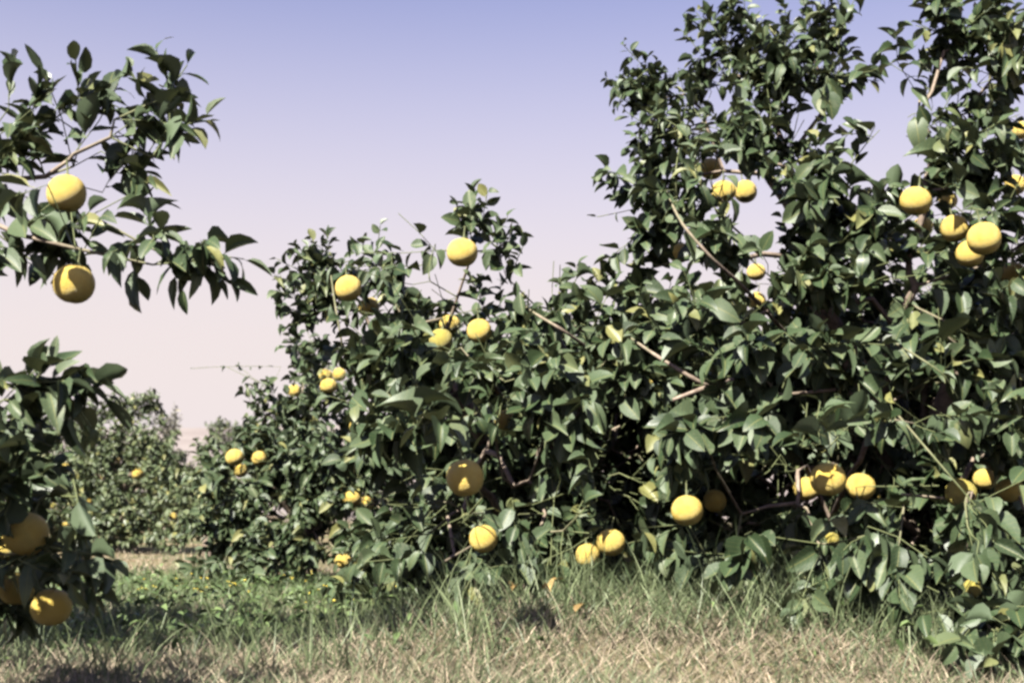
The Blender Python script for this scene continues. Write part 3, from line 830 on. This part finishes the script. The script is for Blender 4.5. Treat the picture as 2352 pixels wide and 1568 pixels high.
B_LIMBS = [([(1420,850,6.4),(1300,762,5.8),(1225,718,5.9),(1190,690,6.3)], .014, .006, (1, 2)), ([(800,850,6.7),(787,800,6.4),(768,690,6.4),(760,630,6.9)], .008, .006, (1, 2))]
build_tree('grapefruit_tree', 'bushy middle grapefruit tree with one fruit held above its top against the sky', (0.15, 7.6), [(0, at(1200, 1150, 7.5)), (1, at(1330, 900, 6.9)), (1, at(1050, 900, 6.9)), (2, at(1250, 740, 6.5))],
           B, 0.128, B_SPRAYS, group=GROUP, trunk_r=0.075, dens=1.4, voids=B_VOIDS, limbs=B_LIMBS)

# --- left middle tree
KEY[0] = 'C'
C = [
 (715,800,10.5,50,40,.8), (700,840,10.5,70,45,.9), (740,890,10.3,85,60,.9), (650,930,10.3,65,50,.9), (700,960,10.2,80,55,.9), (600,1000,10.1,75,45,.9), (640,1060,9.9,110,65,1), (520,1060,10.2,70,45,.9), (480,1110,10.3,50,40,.9),
 (560,1130,10,110,70,1), (740,1080,9.8,110,80,1), (700,1170,9.7,130,75,1), (540,1220,9.9,95,60,1), (650,1260,9.6,110,60,1), (800,1060,9.6,90,80,.8), (830,1180,9.5,90,80,.9), (780,1250,9.4,90,50,.8), (500,1300,9.7,70,40,.7), (610,1330,9.4,110,30,.7),
 (590,905,10.4,40,35,.35), (880,1100,9.6,90,110,.7), (900,1240,9.3,90,70,.7),
 (700,1050,11.2,190,140,.8), (620,1210,11.0,190,100,.8), (850,1150,10.8,150,150,.8),
]
C_SPRAYS = [(645,842,10.4, 520,842,10.4, 5,.55,.3), (520,842,10.4, 440,846,10.4, 2,.25,0), (600,880,10.4, 560,850,10.4, 3,1.0,.9), (620,900,10.4, 575,880,10.4, 5,.9,.4)]
build_tree('grapefruit_tree', 'smaller leaved grapefruit tree left of the middle one with a bare twig pointing left', (-1.75, 10.9), [(0, at(700, 1220, 10.9)), (1, at(730, 1050, 10.7)), (1, at(620, 1100, 10.6))],
           C, 0.110, C_SPRAYS, group=GROUP, trunk_r=0.07, dens=1.15, voids=[(640,1180,8,10.6,40,30), (870,1190,8,10.5,70,70), (760,1220,8,10.5,70,35), (560,1090,8,10.3,40,20)])

# --- near tree at the left edge
KEY[0] = 'L'
Lb = [
 (50,230,4.2,60,60,.6,1,.1), (150,225,4.2,70,35,.5,1,.1), (240,230,4.2,70,35,.5,1,.1), (400,270,4.2,55,45,.8,.9,.3), (330,265,4.2,50,35,.5,.95), (120,320,4.3,100,50,.7,1.05), (30,330,4.2,50,50,.6), (330,370,4.3,55,40,.8,.9), (250,400,4.3,80,50,.6),
 (60,500,4.2,100,45,.9,1.1), (210,510,4.2,110,50,.9,1.15), (370,520,4.2,95,50,1,1), (470,570,4.2,65,45,1,.95,.5), (330,580,4.2,110,40,.8,1,.6), (200,575,4.2,90,35,.7,1,.5), (30,570,4.2,60,40,.9),
 (50,880,3.7,65,55,.8,1,.0), (130,900,3.7,60,45,.4,1.15,.4), (20,1000,3.7,40,60,.6), (30,1110,3.75,60,70,1), (40,1230,3.85,70,90,1.2), (110,1290,3.85,55,60,1), (190,1260,3.7,45,30,.4,.85,.3), (-20,1330,3.8,60,60,1), (140,1320,3.7,40,40,.7),
 (20,1000,4.2,60,80,1.8), (30,1140,4.2,80,120,2.2), (60,1290,4.2,90,80,2.2), (10,1390,4.15,60,50,1.5),
 # out of frame
 (-150,300,5.0,120,130,1), (-160,560,5.1,120,120,1.2), (-170,850,5.0,130,150,1.2), (-140,1200,3.9,130,160,.9), (-350,950,5.1,160,200,1), (-250,560,5.5,190,260,2,1.2), (-250,900,5.4,190,200,2,1.2), (-480,750,5.2,180,260,1.5,1.2), (-500,400,5.4,200,250,1,1.2),
 (-200,150,4.6,150,120,.8), (-330,800,3.3,200,170,2.2), (-300,1050,3.3,170,180,2.2), (-420,300,4.2,200,200,.8), (-260,880,3.05,170,200,2.2), (-450,680,3.0,200,120,2.2),  # dense near masses are unseen foliage added to shade the lower left branches
]
L_SPRAYS = [
 (390,300,4.2, 385,190,4.2, 8,.95,.2), (385,190,4.2, 360,120,4.2, 4,.95,-.2), (390,220,4.2, 430,150,4.2, 4,.95,.3), (340,240,4.2, 300,160,4.2, 4,.95,-.2), (410,300,4.2, 470,270,4.2, 6,1.0,.5), (130,270,4.2, 270,180,4.2, 6,1.0,0),
 (460,580,4.2, 560,595,4.2, 6,.95,.4), (440,600,4.2, 530,650,4.2, 6,.9,.7), (310,600,4.2, 320,660,4.2, 3,1.1,.9), (20,250,4.2, 30,170,4.2, 5,1.0,-.2), (100,900,3.7, 190,870,3.7, 6,1.05,.2), (60,900,3.7, 120,830,3.7, 5,1.0,-.1),
 (140,930,3.7, 210,980,3.7, 4,.95,.7), (140,1260,3.7, 270,1290,3.7, 6,.85,.2), (370,560,4.2, 420,660,4.2, 4,1.0,.9),
]
build_tree('grapefruit_tree', 'near grapefruit tree whose dark fruiting branches reach in from the left edge', (-2.7, 4.6), [(0, at(-420, 1150, 4.5)), (1, at(-250, 750, 4.3)), (1, at(-180, 1050, 4.0)), (2, at(-80, 480, 4.2))],
           Lb, 0.126, L_SPRAYS, group=GROUP, trunk_r=0.08, dens=1.05, droop=.12, open_ang=50, wr=(.25, .43))

# --- far trees
KEY[0] = 'D'
D = [(330,930,18,50,35,.7), (265,940,18,60,40,.8), (170,990,18,75,45,.8), (100,1000,18,50,45,.7), (330,1010,17.8,85,60,.9), (230,1040,17.6,95,60,.9), (120,1090,17.6,60,60,.8), (200,1110,17.3,100,60,.9), (370,1100,17.3,90,70,.9),
     (250,1180,17,110,60,.9), (360,1190,17,95,50,.8), (130,1190,17,80,60,.9), (290,1235,16.8,90,25,.7), (270,1080,19,170,120,.9), (250,1190,18.6,170,80,.9)]
build_tree('grapefruit_tree', 'far rounded grapefruit tree standing alone beyond the grass at the left', (-5.4, 18.6), [(0, at(250, 1200, 18.6)), (1, at(300, 1080, 18.4)), (1, at(190, 1100, 18.4))],
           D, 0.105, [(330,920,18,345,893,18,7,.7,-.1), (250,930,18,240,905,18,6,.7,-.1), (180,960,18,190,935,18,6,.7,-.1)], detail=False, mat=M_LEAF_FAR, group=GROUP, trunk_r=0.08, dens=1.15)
KEY[0] = 'E'
E = [(470,1052,14.5,55,40,1), (430,1130,14.2,60,60,.9), (500,1150,14,60,80,.9), (440,1200,13.9,60,45,.9), (400,1225,14.2,50,30,.8), (470,1150,15.3,110,80,1)]
build_tree('grapefruit_tree', 'low grapefruit tree half hidden between the far tree and the left middle tree', (-3.5, 15.0), [(0, at(470, 1190, 15.0)), (1, at(460, 1110, 14.8))],
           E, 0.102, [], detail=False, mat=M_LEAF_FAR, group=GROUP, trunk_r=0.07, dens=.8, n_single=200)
KEY[0] = 'G'
G = [(385,985,30,40,45,.5), (395,960,30,25,30,.4), (380,1040,29.5,55,40,.6), (400,1090,29.5,60,50,.8)]
build_tree('twiggy_tree', 'thin greyish twiggy tree showing behind the far rounded tree', (-8.1, 30.2), [(0, at(388, 1120, 30.2)), (1, at(388, 1050, 30.1))],
           G, 0.10, [(385,1000,30,400,925,30,6,.7,0), (390,1000,30,420,960,30,6,.7,0), (380,1000,30,350,935,30,5,.7,0)], detail=False, mat=M_LEAF_GREY, n_single=0, trunk_r=0.07, dens=.9, twig=0.004)
KEY[0] = 'F'
Fb = [(518,982,46,42,20,1.2), (565,988,46,38,18,1.2), (530,1020,46,60,30,.9), (560,1060,46,80,40,.9)]
build_tree('dark_tree', 'small dark tree on the far field edge above the left middle tree', (-10.1, 47), [(0, at(535, 1080, 47)), (1, at(535, 1030, 47))],
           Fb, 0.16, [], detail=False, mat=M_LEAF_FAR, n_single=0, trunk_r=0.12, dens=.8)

# ------------------------------------------------------------------ the fruit
for i, f in enumerate(FRUITS):
    o = obj('grapefruit', PEELS[f['kind']][i % 3], None, None, tuple(f['p']))
    o.scale = (f['r'] * random.uniform(.95, 1.05), f['r'] * random.uniform(.95, 1.05), f['r'] * random.uniform(.94, 1.05))
    o.rotation_euler = (random.uniform(-.25, .25), random.uniform(-.25, .25), random.uniform(0, 6.28))
    grp = 'small grapefruits on the far tree' if f['tree'] == 'D' else 'grapefruits hanging on the trees'
    tag(o, f['label'] or 'small dim grapefruit among the leaves of the far tree at left', 'grapefruit', grp)
    s = obj('stem', STEMS[i % 3], None, o)

# ------------------------------------------------------------------ grass
def blades(n, px, py, lo, hi, wid, lean, segs, flat=0.0):
    """curved tapering blades; returns verts, loops, lens, attrs"""
    L = rng.uniform(lo, hi, n) * (0.7 + 0.6 * rng.random(n))
    az = rng.uniform(0, 6.283, n)
    tilt = np.abs(rng.normal(0, lean, n)) + flat * rng.uniform(0.4, 1.4, n)
    curl = rng.uniform(0.2, 1.1, n)
    W = wid * rng.uniform(0.6, 1.4, n)
    fw = rng.uniform(0, 6.283, n)
    z0 = gz(px, py) - 0.005
    P = np.stack([px, py, z0], -1)
    ts = np.linspace(0, 1, segs + 1)
    V_ = []
    side = np.stack([np.cos(fw), np.sin(fw), np.zeros(n)], -1)
    cur = P.copy()
    prev_t = 0
    for t in ts:
        ang = np.clip(tilt + curl * t, 0, 1.9)
        st = (t - prev_t) * L; prev_t = t
        dirv = np.stack([np.sin(ang) * np.cos(az), np.sin(ang) * np.sin(az), np.cos(ang)], -1)
        cur = cur + dirv * st[:, None]
        cur[:, 2] = np.maximum(cur[:, 2], z0 + 0.006)
        ww = W * (1 - t) ** 0.7 * 0.5
        if t < 1:
            V_ += [cur - side * ww[:, None], cur + side * ww[:, None]]
        else:
            V_.append(cur.copy())
    V_ = np.stack(V_, 1)
    nv = V_.shape[1]
    lo_, le_ = [], []
    for s in range(segs - 1):
        a = 2 * s; lo_ += [a, a + 1, a + 3, a + 2]; le_.append(4)
    a = 2 * (segs - 1); lo_ += [a, a + 1, a + 2]; le_.append(3)
    loops = (np.array(lo_)[None] + (np.arange(n) * nv)[:, None]).ravel()
    return V_.reshape(-1, 3), loops, np.tile(le_, n), nv

def scatter(n, y0, y1, power=1.6, pad=0.8):
    u = rng.random(n)
    e = 1 - power
    y = (y0 ** e + u * (y1 ** e - y0 ** e)) ** (1 / e)
    x = rng.uniform(-1, 1, n) * (0.42 * y + pad)
    return x, y

def vnoise(x, y, s, seed):
    r = np.random.default_rng(seed)
    z = 0
    for k in range(5):
        a = r.uniform(0, 6.28); f = s * (0.6 + 0.5 * k)
        z = z + np.sin(f * (x * math.cos(a) + y * math.sin(a)) + r.uniform(0, 6.28)) / (1 + 0.4 * k)
    return z / 2.2

def grass_obj(name, label, parts, mat):
    Vs, Fs, Ls, Rs = [], [], [], []; off = 0
    for (v, l_, le_, nv) in parts:
        n = len(v) // nv
        Vs.append(v); Fs.append(l_ + off); Ls.append(le_); Rs.append(np.repeat(rng.random(n), nv)); off += len(v)
    me = make_mesh(name, np.concatenate(Vs), np.concatenate(Fs), np.concatenate(Ls), None, {'rnd': np.concatenate(Rs)})
    o = obj(name, me, mat)
    tag(o, label, kind='stuff'); o['category'] = 'grass'
    return o

def greenness(x, y):
    g = 0.42 + 0.25 * vnoise(x, y, 2.2, 5)
    g = g + 0.45 * sstep(0.1, -1.2, x) * sstep(4.9, 5.6, y) * sstep(12, 9.5, y)
    g = g + 0.40 * sstep(5.0, 5.6, y) * sstep(-0.5, 0.5, x)
    g = g - 0.08 * sstep(5.0, 4.4, y)
    g = g - 0.35 * sstep(11, 12.5, y)
    return g

# dry grass
x, y = scatter(110000, 3.7, 9.0, 2.2)
k = rng.random(len(x)) > np.clip(greenness(x, y) - 0.25, 0, .85)
p1 = blades(k.sum(), x[k], y[k], .06, .14, .0045, .55, 2, .55)
x, y = scatter(30000, 7, 22, 1.8)
k = rng.random(len(x)) > np.clip(greenness(x, y) - 0.1, 0, .9)
p2 = blades(k.sum(), x[k], y[k], .06, .16, .010, .5, 2, .5)
x, y = scatter(6000, 3.7, 8.5, 2.0)
p3 = blades(len(x), x, y, .08, .17, .0035, .5, 3, .3)
grass_obj('dry_grass', 'short tan dry grass matted over the foreground', [p1, p2, p3], M_STRAW)
# green grass
x, y = scatter(120000, 3.7, 9.5, 2.0)
k = rng.random(len(x)) < np.clip(greenness(x, y) + 0.05, 0.25, 1)
p1 = blades(k.sum(), x[k], y[k], .06, .15, .0048, .5, 3, .25)
x, y = scatter(26000, 8, 22, 1.7)
k = rng.random(len(x)) < np.clip(greenness(x, y) + 0.05, 0.1, 1)
p2 = blades(k.sum(), x[k], y[k], .08, .20, .010, .4, 2, .1)
grass_obj('green_grass', 'grey green grass blades growing through the dry grass', [p1, p2], M_GREEN)
x = rng.uniform(-0.7, 2.6, 16000); y = rng.uniform(5.0, 6.6, 16000)
k = rng.random(len(x)) < 0.55 + 0.45 * vnoise(x, y, 4.0, 9)
p4 = blades(k.sum(), x[k], y[k], .10, .22, .0052, .35, 3, .1)
x = rng.uniform(-3.6, -0.3, 16000); y = rng.uniform(5.6, 10.5, 16000)
k = rng.random(len(x)) < 0.6 + 0.5 * vnoise(x, y, 2.5, 12)
p5 = blades(k.sum(), x[k], y[k], .09, .20, .0065, .4, 3, .15)
grass_obj('soft_grass', 'soft green grass of the clearing at the left', [p5], M_WEED)
grass_obj('deep_grass', 'deeper grey green grass in front of the middle and right trees', [p4], M_GREEN)
# tall tufts along the tree skirts and at the lower left
tx, ty = [], []
spots = [(1170,1330,5.6), (1480,1310,5.6), (1560,1330,5.5), (1640,1340,5.4), (1800,1370,5.2), (1900,1390,5.1), (2000,1400,5.0), (2090,1410,5.0), (1400,1360,5.4), (1300,1370,5.3), (1230,1370,5.5), (1020,1400,5.3),
         (1720,1330,5.5), (1850,1340,5.4), (2140,1430,4.9), (1350,1330,5.7), (1450,1290,5.9), (900,1380,5.8), (1680,1400,5.1)]
for s in spots:
    q = at(*s)
    m = 34
    tx.append(q[0] + rng.normal(0, .06, m)); ty.append(q[1] + rng.normal(0, .08, m))
q = rng.uniform(0, 1, (26, 2))
for a, b in q:
    m = 22
    yy = 4.4 + 1.1 * b; xx = -2.0 + 2.0 * a
    tx.append(xx + rng.normal(0, .05, m)); ty.append(yy + rng.normal(0, .05, m))
tx, ty = np.concatenate(tx), np.concatenate(ty)
grass_obj('tall_grass', 'taller green grass tufts along the skirts of the trees', [blades(len(tx), tx, ty, .20, .36, .0062, .28, 4)], M_GREEN)
# broad leaved weeds with yellow flowers, mostly at the left
wx, wy = scatter(6000, 4.6, 10.0, 1.4)
k = (rng.random(len(wx)) < np.clip(0.95 * sstep(0.2, -1.0, wx) * sstep(5.2, 5.9, wy) + 0.06, 0, 1))
wx, wy = wx[k], wy[k]
n = len(wx)
az = rng.uniform(0, 6.283, n); el = rng.uniform(-.1, .9, n)
Dw = np.stack([np.cos(az) * np.cos(el), np.sin(az) * np.cos(el), np.sin(el)], -1)
Nw = np.array([0, 0, 1.0])[None] + rng.normal(size=(n, 3)) * .4
Lw = dict(p=np.stack([wx, wy, gz(wx, wy) + rng.uniform(.02, .20, n) * rng.random(n) ** .5], -1), R=leaf_frames(Dw, Nw), l=rng.uniform(.03, .075, n), w=rng.uniform(.012, .032, n), k=rng.integers(0, len(VAR), n), r=rng.random(n))
wo_ = obj('weeds', leaves_mesh('weeds', Lw, False, M_WEED))
tag(wo_, 'low leafy green weeds covering the ground at the left', kind='stuff'); wo_['category'] = 'weeds'
fx, fy = scatter(1500, 5.2, 10.0, 1.2)
k = rng.random(len(fx)) < sstep(0.3, -0.8, fx)
fx, fy = fx[k], fy[k]
k = rng.random(len(fx)) < np.clip(0.3 + 0.9 * vnoise(fx, fy, 1.6, 21), 0, 1)
fx, fy = fx[k][:120], fy[k][:120]
n = len(fx)
az = rng.uniform(0, 6.283, n * 4); el = rng.uniform(.1, .6, n * 4)
Df = np.stack([np.cos(az) * np.cos(el), np.sin(az) * np.cos(el), np.sin(el)], -1)
pf = np.repeat(np.stack([fx, fy, gz(fx, fy) + rng.uniform(.10, .20, n)], -1), 4, 0)
Lf = dict(p=pf, R=leaf_frames(Df, np.array([0, 0, 1.0])[None] + 0 * Df), l=rng.uniform(.010, .018, n * 4), w=rng.uniform(.008, .012, n * 4), k=rng.integers(0, len(VAR), n * 4), r=rng.random(n * 4))
fo = obj('wildflowers', leaves_mesh('wildflowers', Lf, False, M_FLOWER))
tag(fo, 'tiny yellow wildflowers dotted over the green weeds', kind='stuff'); fo['category'] = 'flowers'
# fallen yellowed leaves lying in the grass below the middle tree
M_DRYLEAF = leaf_material('fallen_leaf', (0.20, 0.13, 0.05), (0.30, 0.21, 0.07), (0.34, 0.25, 0.10), (0.34, 0.27, 0.12))
FL = [((1175,1335,5.3), 'yellowed leaf caught in the grass below the middle tree'), ((1265,1335,5.3), 'dry upright yellow leaf in the grass between the trees'), ((1320,1385,5.1), 'lowest yellow leaf lying in the dry grass'), ((1275,1310,5.4), 'pale curled leaf just above the dry upright one')]
for (q, lab) in FL:
    P_ = at(*q)
    P_[2] = max(P_[2] - 0.04, float(gz(P_[0], P_[1])) + 0.03)
    o = bpy.data.objects.new('fallen_leaf', leaf_mesh(random.choice((4, 6, 8, 9)), M_DRYLEAF)); col.objects.link(o)
    o.location = P_; o.scale = (.04, .085, .085); o.rotation_euler = (random.uniform(.5, 1.1), random.uniform(-.4, .4), random.uniform(-.8, .8))
    tag(o, lab, 'leaf', 'fallen yellow leaves in the grass')
